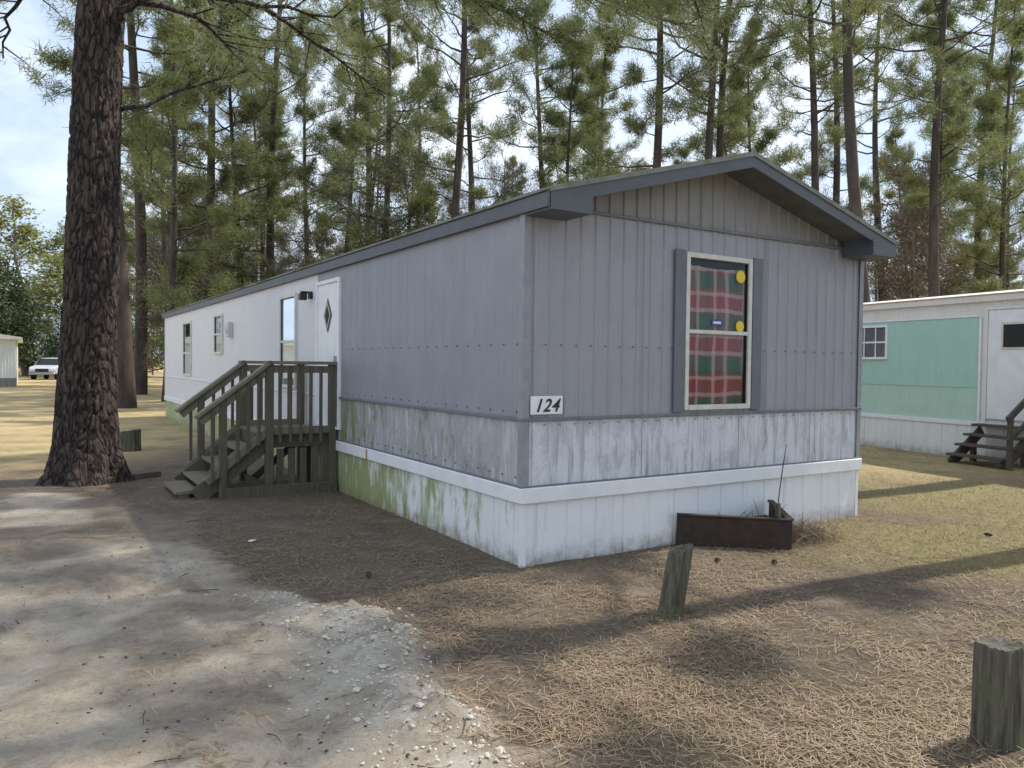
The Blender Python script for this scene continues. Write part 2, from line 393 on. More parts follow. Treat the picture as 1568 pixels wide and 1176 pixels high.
Z=gz(X,Y); V=np.stack([X,Y,Z],-1).reshape(-1,3).astype(np.float32)
idx=np.arange(nx*ny).reshape(ny,nx); Q=np.stack([idx[:-1,:-1],idx[:-1,1:],idx[1:,1:],idx[1:,:-1]],-1).reshape(-1,4).astype(np.int32)
me=bpy.data.meshes.new('ground'); me.vertices.add(len(V)); me.vertices.foreach_set('co',V.ravel())
me.loops.add(len(Q)*4); me.loops.foreach_set('vertex_index',Q.ravel()); me.polygons.add(len(Q)); me.polygons.foreach_set('loop_start',np.arange(0,len(Q)*4,4,dtype=np.int32))
me.polygons.foreach_set('use_smooth',np.ones(len(Q),bool)); me.update(calc_edges=True)
def attr(n,v):
    at=me.attributes.new(n,'FLOAT','POINT'); at.data.foreach_set('value',v.ravel().astype(np.float32))
dd=sand_d(X,Y); sand=smst(-.14,.16,dd+(fbm(X*9,Y*9,6)-.5)*.45)
sand=sand*(1-.72*smst(4.2,7.5,Y)*smst(.40,.60,fbm(X*1.3,Y*1.3,8)))*(1-.40*smst(.55,.7,fbm(X*2.2,Y*2.2,18))*(dd>.6))
attr('sand',sand)
attr('berm',np.clip(bermf(X,Y,dd)*smst(.42,.60,fbm(X*8,Y*8,51))+.35*rut(X,Y)[0]*(dd>.4)*smst(.35,.6,fbm(X*5,Y*5,52)),0,1))
attr('lawn',np.clip(smst(9.5,13,Y)*smst(4,6,np.abs(X+1)),0,1))
attr('grassy',smst(.35,.6,fbm(X*.55,Y*.55,41))*smst(.3,3.0,X-.15*Y)*smst(16,11,Y))
m,nt,b=new_mat('ground_soil')
v=coords(nt)
A=lambda n: nd(nt,'ShaderNodeAttribute',attribute_name=n).outputs['Fac']
st=ramp(nt,noise(nt,v,38,8,.8),[(.3,(.075,.054,.042)),(.52,(.18,.132,.092)),(.72,(.36,.275,.195))])
st=mix(nt,ramp(nt,noise(nt,v,2.6,5,.65),[(.52,0),(.7,.65)]),st,(.30,.245,.18))
st=mix(nt,ramp(nt,noise(nt,v,1.1,4,.6),[(.5,0),(.66,.6)]),st,(.095,.072,.056))
gg=ramp(nt,noise(nt,v,30,7,.8),[(.3,(.14,.13,.05)),(.55,(.34,.28,.125)),(.72,(.50,.40,.22))])
st=mix(nt,math_(nt,'MULTIPLY',A('grassy'),.85),st,gg)
sd=ramp(nt,noise(nt,v,2.4,9,.75),[(.3,(.37,.305,.235)),(.5,(.52,.445,.355)),(.68,(.65,.575,.475))])
sd=mix(nt,ramp(nt,noise(nt,v,50,5,.75),[(.48,0),(.68,.6)]),sd,(.27,.205,.155))
sd=mix(nt,ramp(nt,noise(nt,v,5.5,7,.7),[(.52,0),(.68,.5)]),sd,(.30,.23,.17))
c=mix(nt,A('sand'),st,sd)
c=mix(nt,math_(nt,'MULTIPLY',A('berm'),.8),c,(.68,.625,.55))
lw=ramp(nt,noise(nt,v,1.1,7,.75),[(.32,(.22,.20,.08)),(.5,(.45,.34,.17)),(.7,(.57,.44,.26))])
c=mix(nt,A('lawn'),c,lw)
nt.links.new(c,b.inputs['Base Color']); b.inputs['Roughness'].default_value=.95
bump(nt,b,noise(nt,v,40,8,.8),.9,.035)
me.materials.append(m); link(bpy.data.objects.new('ground',me))

HC=np.array([.093,6.08]); HA=R(32.2); U=np.array([math.cos(HA),math.sin(HA)]); W=np.array([-math.sin(HA),math.cos(HA)])
def inhouse(x,y):
    rx=x-HC[0]; ry=y-HC[1]; u=rx*U[0]+ry*U[1]; w=rx*W[0]+ry*W[1]
    return (u>0)&(u<4.33)&(w>0)&(w<18.3)
def scatter(n,r0,r1,rng,amin=-.8,amax=.85):
    r=r0*(r1/r0)**rng.uniform(0,1,n); a=rng.uniform(amin,amax,n); return r*np.tan(a)*.9,r
def strips(mb,x,y,ln,wd,lift,rng,tilt=.12):
    n=len(x); z=gz(x,y)+rng.uniform(.002,lift,n); a=rng.uniform(0,6.283,n)
    d=np.stack([np.cos(a),np.sin(a),rng.normal(size=n)*tilt],-1); L=ln*rng.uniform(.5,1.1,(n,1)); s=np.stack([-np.sin(a),np.cos(a),0*a],-1)*wd/2
    c=np.stack([x,y,z],-1); p=c-d*L/2; q=c+d*L/2; mid=c+np.array([0,0,.004])+s*rng.normal(size=(n,1))*4
    V=np.stack([p-s,p+s,mid+s,mid-s,q],1).reshape(-1,3)
    k=np.arange(n)[:,None]*5; T=np.concatenate([k+np.array([[0,1,2]]),k+np.array([[0,2,3]]),k+np.array([[3,2,4]])])
    mb.add(V,T,0)
rng=np.random.default_rng(11); mb=MB()
x,y=scatter(160000,1.6,14,rng); keep=~inhouse(x,y); d=sand_d(x,y)
den=np.where(d>.10,.05+.20*smst(.5,.65,fbm(x*2.2,y*2.2,18))*(d>.6)+.30*smst(4.2,7.5,y),.95)*(.15+.85*smst(.38,.6,fbm(x*1.7,y*1.7,21)))
keep&=rng.uniform(0,1,len(x))<den; x,y=x[keep],y[keep]
strips(mb,x,y,.12,.0038,.016,rng); link(bpy.data.objects.new('pine_straw_litter',mb.mesh('pine_straw',[M['straw']],False)))
mb=MB(); x,y=scatter(130000,1.6,17,rng,-.3,.85); g=smst(.33,.58,fbm(x*.55,y*.55,41))*smst(.3,3,x-.15*y); keep=(~inhouse(x,y))&(sand_d(x,y)<-.4)&(rng.uniform(0,1,len(x))<.12+.8*g)
x,y=x[keep],y[keep]; n=len(x); z=gz(x,y)
tufts(mb,np.stack([x,y,z],-1),np.tile([0,0,1.],(n,1)),2,.045,.0055,0,rng,.85,.014)
link(bpy.data.objects.new('grass',mb.mesh('grass',[M['grassb']],False)))
def blobs(name,pts,mat,seed,flat=.6):
    rng=np.random.default_rng(seed); mb=MB()
    t=(1+5**.5)/2
    iv=unit(np.array([(-1,t,0),(1,t,0),(-1,-t,0),(1,-t,0),(0,-1,t),(0,1,t),(0,-1,-t),(0,1,-t),(t,0,-1),(t,0,1),(-t,0,-1),(-t,0,1)],float))
    it=np.array([(0,11,5),(0,5,1),(0,1,7),(0,7,10),(0,10,11),(1,5,9),(5,11,4),(11,10,2),(10,7,6),(7,1,8),(3,9,4),(3,4,2),(3,2,6),(3,6,8),(3,8,9),(4,9,5),(2,4,11),(6,2,10),(8,6,7),(9,8,1)])
    for (x,y,s) in pts:
        z=float(gz(np.array([x]),np.array([y]))[0]); v=iv*s*rng.uniform(.6,1.2,(12,1))*np.array([1,1,flat]); mb.add(v+np.array([x,y,z+s*.2]),it,1)
    return link(bpy.data.objects.new(name,mb.mesh(name,[mat,mat],False)))
M['sandc']=simple('sand_clod',(.60,.55,.48),(.44,.39,.33),20,.95,bmp=.3)
cp=[]
while len(cp)<2000:
    y=rng.uniform(2.0,5.3); x=float(np.interp(y,EY,EX))-rng.normal()*.30-.15
    d=float(sand_d(np.array([x]),np.array([y]))[0])
    if .0<d<.75: cp.append((x,y,rng.uniform(.003,.012)*(2.0 if rng.uniform()<.07 else 1)))
blobs('sand_clods',cp,M['sandc'],1)
M['bits']=simple('bark_bits',(.10,.07,.05),(.05,.035,.03),20,.95)
bx,by=scatter(1300,1.8,13,rng); kb=~inhouse(bx,by)
blobs('bark_chips',[(x,y,rng.uniform(.003,.011)) for x,y in zip(bx[kb],by[kb])],M['bits'],2,.5)
mb=MB()
for (x,y) in [(-3.9,4.6),(4.6,7.4),(5.9,8.6),(1.7,6.3),(2.15,6.25),(-1.05,5.72),(6.8,9.9),(2.4,3.4)]:
    z=float(gz(np.array([x]),np.array([y]))[0]); a=rng.uniform(0,6.3); Ax=np.array([math.cos(a),math.sin(a),.1])
    n=60; s=np.linspace(0,1,n); th=np.arange(n)*2.4; B=np.array([-math.sin(a),math.cos(a),0]); Cc=np.array([0,0,1.])
    rad=np.sin(np.pi*(s*.85+.12)); dirs=(np.cos(th)[:,None]*B+np.sin(th)[:,None]*Cc)
    cc=np.array([x,y,z+.02])+Ax*(s-.5)[:,None]*.065
    tip=cc+dirs*rad[:,None]*.022+Ax*.010; sd_=np.cross(dirs,Ax)*.008
    V=np.stack([cc-sd_*.4,cc+sd_*.4,tip+sd_,tip-sd_],1).reshape(-1,3); k=np.arange(n)[:,None]*4
    mb.add(V,np.concatenate([k+np.array([[0,1,2]]),k+np.array([[0,2,3]])]),0)
link(bpy.data.objects.new('pine_cones',mb.mesh('pine_cones',[M['bits']],False)))
blobs('paper_litter',[(-2.30,6.85,.045),(-.72,5.0,.022),(-.62,4.86,.018)],M['paper'],5,.3)
mb=MB(); bx,by=scatter(70,2.6,12,rng); kb=~inhouse(bx,by)
for x,y in zip(bx[kb],by[kb]):
    z=float(gz(np.array([x]),np.array([y]))[0])+.006; a=rng.uniform(0,6.3); l=rng.uniform(.05,.18); p=np.array([x,y,z]); q=np.array([math.cos(a),math.sin(a),0])*l
    tube(mb,[p,p+q*.5+np.array([rng.normal()*.015,rng.normal()*.015,.008]),p+q],[.003,.0025,.0015],4,0)
link(bpy.data.objects.new('fallen_twigs',mb.mesh('fallen_twigs',[M['bits']])))

# ------------------------------------------------------------ main mobile home
home=empty('mobile_home',(HC[0],HC[1],0),HA); Lh=18.3; Wd=4.33
ff=lambda a,d,z:(a,-d,z); fs=lambda a,d,z:(-d,a,z)
fr_=lambda a,d,z:(Wd+d,a,z); fb=lambda a,d,z:(a,Lh+d,z)
zb,zt,zm=.50,.626,1.164
ov=.35; e=.025
def rooftop(u): return 2.91+.27*(min(u,Wd-u)+e)
WU0,WU1,WZ0,WZ1=1.724,2.568,1.216,2.62
corr('front_siding_left',ff,0,WU0,zm,2.86,RIB,M['gray'],home)
corr('front_siding_right',ff,WU1,Wd,zm,2.86,RIB,M['gray'],home)
corr('front_siding_below_window',ff,WU0,WU1,zm,WZ0,RIB,M['gray'],home)
corr('front_siding_above_window',ff,WU0,WU1,WZ1,2.86,RIB,M['gray'],home)
corr('front_lower_siding',ff,0,Wd,zt-.02,zm,RIB,M['lowfront'],home)
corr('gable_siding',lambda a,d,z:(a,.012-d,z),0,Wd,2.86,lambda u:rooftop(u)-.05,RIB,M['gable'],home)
corr('front_skirting',ff,0.01,Wd-.01,-.06,zb+.02,SKR,M['skirt_f'],home)
wins=[(6.0,6.81,1.22,2.58),(10.9,11.67,1.75,2.53),(14.3,15.35,1.25,2.52)]
dv0,dv1,dz0,dz1=4.16,5.06,.76,2.66
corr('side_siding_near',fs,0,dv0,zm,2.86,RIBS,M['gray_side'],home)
corr('side_lower_siding_near',fs,0,dv0,zt-.02,zm,RIBS,M['lowside'],home)
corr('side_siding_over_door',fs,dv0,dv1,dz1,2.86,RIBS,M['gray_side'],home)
corr('side_siding_below_door',fs,dv0,dv1,zt-.02,dz0,RIBS,M['lowside'],home)
a=dv1
for i,(w0,w1,z0,z1) in enumerate(wins+[(Lh,Lh,0,0)]):
    corr('side_siding_%d'%i,fs,a,w0,zt-.02,2.86,RIBS,M['pale_side'],home)
    if w1>w0:
        corr('side_siding_under_%d'%i,fs,w0,w1,zt-.02,z0,RIBS,M['pale_side'],home)
        corr('side_siding_above_%d'%i,fs,w0,w1,z1,2.86,RIBS,M['pale_side'],home)
    a=w1
corr('side_skirting',fs,0.01,Lh-.01,-.06,zb+.02,SKR,M['skirt_s'],home)
corr('right_siding',fr_,0,Lh,-.05,2.86,RIB,M['gray'],home)
corr('rear_siding',fb,0,Wd,-.05,lambda u:rooftop(u)-.05,RIB,M['gray'],home)
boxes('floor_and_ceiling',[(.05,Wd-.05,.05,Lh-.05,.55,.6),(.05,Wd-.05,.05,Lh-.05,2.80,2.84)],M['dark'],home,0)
boxes('corner_trim',[(-.022,.045,-.022,-.016,zt,2.80),(-.022,-.016,-.016,.05,zt,2.80),(Wd-.045,Wd+.022,-.022,-.016,zt,2.80),(Wd+.016,Wd+.022,-.016,.05,zt,2.8)],M['trimgray'],home,.003)
boxes('corner_trim_far',[(-.02,.05,Lh-.03,Lh+.02,zt,2.80)],M['white'],home,.003)
boxes('mid_belt',[(-.028,Wd+.028,-.030,-.014,zm-.014,zm+.014),(-.030,-.006,-.014,dv0,zm-.014,zm+.014)],M['belt'],home,.004)
boxes('mid_belt_far',[(-.024,-.006,dv1,Lh,zm-.012,zm+.012)],M['white'],home,.004)
boxes('gable_belt',[(-.0,Wd,-.030,-.002,2.846,2.872)],M['belt'],home,.004)
boxes('skirt_cap',[(-.040,Wd+.04,-.040,-.012,zb,zt),(-.040,-.008,-.012,Lh,zb,zt)],M['white'],home,.008)
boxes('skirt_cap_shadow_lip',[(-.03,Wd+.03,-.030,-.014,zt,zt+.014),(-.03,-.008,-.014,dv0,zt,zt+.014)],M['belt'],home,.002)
boxes('skirt_corner',[(-.014,.03,-.014,-.006,-.05,zb),(-.014,-.006,-.006,.03,-.05,zb),(Wd-.03,Wd+.014,-.014,-.006,-.05,zb)],M['white'],home,.002)
boxes('panel_seams',[(x-.003,x+.003,-.018,-.0145,zm+.02,2.84) for x in (1.22,2.78)]+[(x-.003,x+.003,-.018,-.0145,zt+.02,zm-.02) for x in (1.22,2.44,3.5)],M['trimgray'],home,0)
S=[]
k=.04
while k<Wd:
    if not (WU0-.1<k<WU1+.1): S.append((k-.006,k+.006,-.022,-.012,1.754,1.766))
    S.append((k-.005,k+.005,-.022,-.012,1.115,1.125)); k+=.1525
k=.1
while k<dv0:
    for z in (1.76,1.22,.70): S.append((-.010,-.002,k-.006,k+.006,z-.006,z+.006))
    k+=.2032
boxes('screws',S,M['screw'],home,0)
top=[(-e,2.91),(Wd/2,rooftop(Wd/2)),(Wd+e,2.91)]
prism('roof',top+[(x,z-.07) for x,z in top[::-1]],-ov,Lh+.25,M['roof'],home)
prism('roof_soffit',[(x,z-.074) for x,z in top]+[(x,z-.09) for x,z in top[::-1]],-ov,0.0,M['soffit'],home)
prism('rake_fascia',[(x,z-.018) for x,z in top]+[(Wd+e,2.785),(Wd/2,rooftop(Wd/2)-.125),(-e,2.785)],-ov-.024,-ov-.002,M['fascia'],home)
prism('rake_drip_edge',[(x*1.0+(-.012 if x<0 else .012 if x>Wd else 0),z+.012) for x,z in top]+[(Wd+e+.012,2.882),(Wd/2,rooftop(Wd/2)-.028),(-e-.012,2.882)],-ov-.036,-ov-.026,M['drip'],home)
boxes('eave_fascia',[(-e-.024,-e-.002,-ov-.02,Lh+.25,2.772,2.885),(Wd+e+.002,Wd+e+.024,-ov-.02,Lh+.25,2.772,2.885)],M['fascia'],home,.004)
boxes('eave_soffit',[(-e-.001,-.004,0,Lh,2.775,2.795),(Wd+.004,Wd+e,0,Lh,2.775,2.795)],M['soffit'],home,0)
boxes('eave_drip_edge',[(-e-.04,-e+.03,-ov-.02,Lh+.25,2.888,2.912)],M['drip'],home,.004)
prism('eave_return',[(-e,2.757),(.365,2.757),(.365,2.93),(-e,2.83)],-ov-.026,-.03,M['fascia'],home)
prism('eave_return_right',[(Wd+e,2.757),(Wd-.365,2.757),(Wd-.365,2.93),(Wd+e,2.83)],-ov-.026,-.03,M['fascia'],home)
rg=np.random.default_rng(4); mb=MB(); n=4500
yy=Lh*rg.uniform(0,1,n)-.35; kp=fbm(yy*1.3,yy*0+3,12)>.45; yy=yy[kp]; n=len(yy)
C=np.stack([-e-.035+rg.uniform(-.01,.08,n),yy,2.905+rg.uniform(-.01,.012,n)],-1)
tufts(mb,C,np.tile([-.6,0,.5],(n,1)),5,.018,.010,0,rg,1,.010)
link(bpy.data.objects.new('roof_moss',mb.mesh('roof_moss',[M['moss']],False)),home)
def bx(fm,a0,a1,d0,d1,z0,z1):
    p=fm(a0,d0,z0); q=fm(a1,d1,z1); return (p[0],q[0],p[1],q[1],min(p[2],q[2]),max(p[2],q[2]))
def window(tag,fm,a0,a1,z0,z1,parent,fw=.035,rail=.5,frame='frame',grid=False):
    zr=z0+(z1-z0)*rail
    L=[bx(fm,a0-.012,a0+fw,-.02,.034,z0-.012,z1+.012),bx(fm,a1-fw,a1+.012,-.02,.034,z0-.012,z1+.012),
       bx(fm,a0+fw,a1-fw,-.02,.034,z1-fw,z1+.012),bx(fm,a0+fw,a1-fw,-.02,.044,z0-.012,z0+fw),
       bx(fm,a0+fw,a1-fw,-.02,.028,zr-.018,zr+.018)]
    if grid:
        for i in (1,2,3):
            a=a0+(a1-a0)*i/4; L.append(bx(fm,a-.012,a+.012,-.01,.02,z0+fw,zr-.018)); L.append(bx(fm,a-.012,a+.012,-.01,.02,zr+.018,z1-fw))
    boxes(tag+'_frame',L,M[frame],parent,.004)
    boxes(tag+'_gasket',[bx(fm,a0+fw,a0+fw+.012,-.018,.014,z0+fw,z1-fw),bx(fm,a1-fw-.012,a1-fw,-.018,.014,z0+fw,z1-fw),bx(fm,a0+fw,a1-fw,-.018,.014,z1-fw-.012,z1-fw)],M['black'],parent,0)
    meshobj(tag+'_glass',[fm(a0+fw,.004,z0+fw),fm(a1-fw,.004,z0+fw),fm(a1-fw,.004,z1-fw),fm(a0+fw,.004,z1-fw)],[(0,1,2,3)],M['glass'],parent)
window('front_window',ff,WU0,WU1,WZ0,WZ1,home)
V=[];F=[];n=90
for i in range(n+1):
    a=WU0+.03+(WU1-WU0-.08)*i/n; t=(a-WU0)
    d=-.028+.010*math.sin(t*42)+.007*math.sin(t*77+1)
    V+=[(a,-d,WZ0+.02),(a+.01*math.sin(t*9),-d+ .003*math.sin(t*60),WZ1-.080-.03*math.sin(t*3.5))]
for i in range(n): F.append((2*i,2*i+2,2*i+3,2*i+1))
meshobj('front_window_curtain',V,F,M['curtain'],home,smooth=True)
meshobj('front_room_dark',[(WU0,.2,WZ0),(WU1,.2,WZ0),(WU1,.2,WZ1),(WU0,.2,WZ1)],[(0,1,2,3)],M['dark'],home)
def disc(name,fm,a,z,d,r,mat,parent,n=20,sy=1):
    V=[fm(a+r*math.cos(t*2*math.pi/n),d,z+sy*r*math.sin(t*2*math.pi/n)) for t in range(n)]
    V2=[fm(a+r*.9*math.cos(t*2*math.pi/n),d+.008,z+sy*r*.9*math.sin(t*2*math.pi/n)) for t in range(n)]
    F=[tuple(range(n)),tuple(range(2*n-1,n-1,-1))]+[(i,(i+1)%n,(i+1)%n+n,i+n) for i in range(n)]
    return meshobj(name,V+V2,F,mat,parent)
disc('window_sticker_top',ff,2.44,2.455,.006,.062,M['yellow'],home)
disc('window_sticker_mid',ff,2.44,1.985,.006,.055,M['yellow'],home)
boxes('window_label',[(2.06,2.20,-.009,-.006,1.98,2.04)],M['blue'],home,0)
boxes('window_label_text',[(2.08,2.18,-.0105,-.0095,2.000,2.020)],M['white'],home,0)
boxes('shutters',[(a0,a1,-.034,-.0155,1.19,2.645) for (a0,a1) in ((1.575,1.700),(2.592,2.725))],M['shutter'],home,.004)
for i,(w0,w1,z0,z1) in enumerate(wins):
    window('side_window_%d'%i,fs,w0,w1,z0,z1,home,rail=.42 if i==2 else .5)
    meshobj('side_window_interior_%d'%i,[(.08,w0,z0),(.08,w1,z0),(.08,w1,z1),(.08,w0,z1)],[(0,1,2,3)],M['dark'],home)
    a_=w0+(w1-w0)*.55; meshobj('side_window_curtain_%d'%i,[(.03,a_,z0),(.035,w1,z0),(.035,w1,z1),(.03,a_+.1,z1)],[(0,1,2,3)],M['sheer'],home)
boxes('door_frame',[bx(fs,dv0,dv0+.05,-.03,.035,dz0,dz1),bx(fs,dv1-.05,dv1,-.03,.035,dz0,dz1),bx(fs,dv0+.05,dv1-.05,-.03,.035,dz1-.05,dz1),bx(fs,dv0+.05,dv1-.05,-.03,.05,dz0,dz0+.04)],M['white'],home,.004)
boxes('door_panel',[bx(fs,dv0+.052,dv1-.052,-.01,.018,dz0+.04,dz1-.052)],M['white'],home,.004)
yc=4.60; zc=2.20
def dia(r,rz,d0,d1,mat,name):
    P=[(yc-r,zc),(yc,zc-rz),(yc+r,zc),(yc,zc+rz)]
    V=[(-d0,a,z) for a,z in P]+[(-d1,a,z) for a,z in P]
    meshobj(name,V,[(0,1,2,3),(7,6,5,4)]+[(i,(i+1)%4,(i+1)%4+4,i+4) for i in range(4)],mat,home)
dia(.15,.22,.019,.026,M['black'],'door_window_frame'); dia(.11,.165,.027,.030,M['frame'],'door_window_bevel'); dia(.085,.13,.031,.034,M['dark'],'door_window_glass')
boxes('door_handle',[bx(fs,4.27,4.31,.018,.06,1.58,1.68)],M['chrome'],home,.006)
boxes('porch_light',[bx(fs,5.28,5.36,.0,.05,2.46,2.56),bx(fs,5.29,5.35,.05,.16,2.53,2.56),bx(fs,5.27,5.37,.08,.18,2.44,2.53)],M['black'],home,.01)
disc('electric_meter',fs,10.15,2.2,.10,.09,M['chrome'],home); boxes('meter_box',[bx(fs,10.05,10.25,.0,.10,2.05,2.34)],M['frame'],home,.01)
boxes('rust_stain',[(-.0420,-.0403,3.17,3.22,zb+.01,zt-.01)],M['ruststain'],home,0)
boxes('number_sign_board',[(.045,.355,-.036,-.026,1.205,1.352)],M['white'],home,.003)
cu=bpy.data.curves.new('numtxt','FONT'); cu.body='124'; cu.size=.145; cu.shear=.35; cu.extrude=.001; cu.offset=.0025; cu.space_character=1.12
to=bpy.data.objects.new('tmp',cu); col.objects.link(to)
dg=bpy.context.evaluated_depsgraph_get(); tm=bpy.data.meshes.new_from_object(to.evaluated_get(dg)); bpy.data.objects.remove(to)
tm.materials.clear(); tm.materials.append(M['black']); o=bpy.data.objects.new('house_number',tm); o.rotation_euler=(R(90),0,0); o.location=(.075,-.0385,1.228); link(o,home)

# ------------------------------------------------------------ porch
po=empty('wooden_porch',(HC[0],HC[1],0),HA)
y0,y1,xo,xi=4.33,5.50,-.85,-.075; dz=.74; rt=1.57
n=7
boxes('deck_boards',[(xo-.05+.85*i/n,xo-.05+.85*i/n+.114,y0-.04,y1+.04,dz-.035,dz) for i in range(n)],M['woodrail'],po)
boxes('deck_frame',[(xo-.04,-.03,y0-.02,y0+.02,dz-.18,dz-.037),(xo-.04,-.03,y1-.02,y1+.02,dz-.18,dz-.037),(xo-.04,xo,y0+.022,y1-.022,dz-.18,dz-.037),(xo,-.03,4.9,4.94,dz-.16,dz-.037)],M['wood'],po)
boxes('posts',[(xo-.045,xo+.045,y0-.115,y0-.025,-.05,rt),(xi-.045,xi+.045,y0-.115,y0-.025,-.05,rt),(xo-.045,xo+.045,y1+.025,y1+.115,-.05,rt),(xi-.045,xi+.045,y1+.025,y1+.115,-.05,rt),
   (-1.42,-1.34,y0-.115,y0-.03,-.05,1.17),(-1.42,-1.34,y1+.03,y1+.115,-.05,1.17)],M['wood'],po,.006)
RL=[]
for yy in (y0-.07,y1+.07):
    RL+=[((xo-.05,yy,rt+.02),(-.03,yy,rt+.02),.14,.038),((xo+.04,yy,rt-.06),(xi-.04,yy,rt-.06),.038,.085),((xo+.04,yy,dz+.03),(xi-.04,yy,dz+.03),.038,.085)]
    RL+=[((xo+.02,yy,rt+.03),(-1.68,yy,.95),.14,.04),((xo-.0,yy,rt-.06),(-1.62,yy,.90),.038,.085),((xo+.02,yy,.80),(-1.56,yy,.20),.038,.085)]
beams('railings',RL,M['woodrail'],po)
BL=[]
for yy in (y0-.10,y1+.10):
    for i in range(5):
        xx=xo+.12+i*.125; BL.append(((xx,yy,dz-.12),(xx,yy,rt-.02),.036,.036))
    for xx in (-.98,-1.10,-1.22,-1.50):
        zt_=rt-.06-(xo-xx)*.79; BL.append(((xx,yy,max(zt_-.80,.02)),(xx,yy,zt_+.03),.036,.036))
beams('balusters',BL,M['wood'],po)
ST=[];TR=[]
for yy in (y0+.0,y1-.0): ST.append(((xo-.03,yy,dz-.12),(-1.66,yy,.03),.04,.2))
for i in range(3):
    z=dz-.185*(i+1); x1=xo-.05-.225*i; TR.append((x1-.265,x1,y0+.02,y1-.02,z-.038,z))
beams('stair_stringers',ST,M['wood'],po); boxes('stair_treads',TR,M['woodrail'],po)
boxes('underdeck_boards',[(xo+.1+i*.14,xo+.185+i*.14,y0-.045,y0-.022,.08,dz-.19) for i in range(5)],M['wood'],po)
boxes('ground_sill',[(-1.35,-.03,y0-.14,y0-.116,-.03,.13),(xo,xo+.04,y0,y1,-.03,.1)],M['wood'],po)
beams('underdeck_brace',[((xo+.05,5.3,.05),(-.1,5.3,.6),.04,.09),((-.15,5.0,-.02),(-.15,5.0,.56),.09,.09)],M['wood'],po)
boxes('bottom_step',[(-1.86,-1.60,4.46,5.36,.05,.09),(-1.8,-1.7,4.5,4.6,-.03,.05),(-1.8,-1.7,5.22,5.32,-.03,.05)],M['woodrail'],po)
beams('path_edging_board',[((-2.75,6.1,.03),(-1.75,6.5,.04),.09,.07)],M['wood'],po)

# ------------------------------------------------------------ planter
pl=empty('rusty_planter_box',(HC[0],HC[1],0),HA)
beams('planks',[((1.62,-.05,.14),(2.40,-.66,.12),.03,.26),((2.40,-.66,.12),(2.86,-.06,.16),.03,.26)],M['rust'],pl)
beams('stake',[((2.34,-.60,-.05),(2.32,-.58,.40),.04,.04)],M['post'],pl)
beams('rim',[((1.62,-.05,.275),(2.40,-.66,.255),.06,.018),((2.40,-.66,.255),(2.86,-.06,.295),.06,.018)],M['rust'],pl)
meshobj('soil',[(1.66,-.05,.16),(2.40,-.62,.16),(2.82,-.05,.16)],[(0,1,2)],M['bits'],pl)
rg=np.random.default_rng(5); mb=MB()
for i in range(12):
    b_=np.array([rg.uniform(2.1,2.75),rg.uniform(-.35,-.08),.14]); h=rg.uniform(.08,.26); q=np.array([rg.normal()*.12,rg.normal()*.08]); rr=.003
    if i==0: h=.85; q=np.array([.09,-.03]); b_=np.array([2.46,-.45,.05]); rr=.006
    p=[b_+np.array([q[0]*(k/4)**1.5,q[1]*(k/4)**1.5,h*k/4]) for k in range(5)]; tube(mb,p,[rr]*4+[rr*.5],4,0)
C=[];D=[]
for i in range(260):
    C.append((rg.normal(2.85,.16),rg.normal(-.45,.12),.03)); D.append((rg.normal()*.8,rg.normal()*.8,.7))
tufts(mb,C,D,3,.20,.005,1,rg,.8,.03)
link(bpy.data.objects.new('dead_stems',mb.mesh('dead_stems',[M['stemdark'],M['straw']])),pl)

def woodpost(name,x,y,h,r,lean,rz,seed,slant=.03,sqp=.4):
    rg=np.random.default_rng(seed); n=40; V=[];F=[]; prof=1+.045*rg.normal(size=n)
    lv=[-.15,0,h*.25,h*.5,h*.75,h*.97,h]
    for j,z in enumerate(lv):
        for i in range(n):
            t=2*math.pi*i/n; rr=r*prof[i]*(1+.008*rg.normal())*(1.04 if z<=0 else .96 if j==len(lv)-1 else 1)
            ct=math.cos(t);st_=math.sin(t); sq=1/max(abs(ct),abs(st_))**sqp
            zz=z+(slant*ct+.004*rg.normal())*(1 if j>=5 else 0)
            V.append((rr*sq*ct+lean[0]*z,rr*sq*st_+lean[1]*z,zz))
    for j in range(len(lv)-1):
        for i in range(n): F.append((j*n+i,j*n+(i+1)%n,(j+1)*n+(i+1)%n,(j+1)*n+i))
    k=len(V); V.append((lean[0]*h,lean[1]*h,h-.01)); mi=[0]*len(F)
    for i in range(n): F.append(((len(lv)-1)*n+i,(len(lv)-1)*n+(i+1)%n,k)); mi.append(1)
    o=meshobj(name,V,F,[M['post'],M['cut']],mi=mi); o.location=(x,y,float(gz(np.array([x]),np.array([y]))[0])); o.rotation_euler=(0,0,rz)
woodpost('wooden_post',1.04,4.97,.42,.078,(.16,.05),0,1,.03)
woodpost('wooden_post',2.10,3.28,.43,.074,(.02,.0),.42,2,.006,.95)
woodpost('tree_stump',-6.7,13.6,.36,.15,(0,0),0,3,.02)

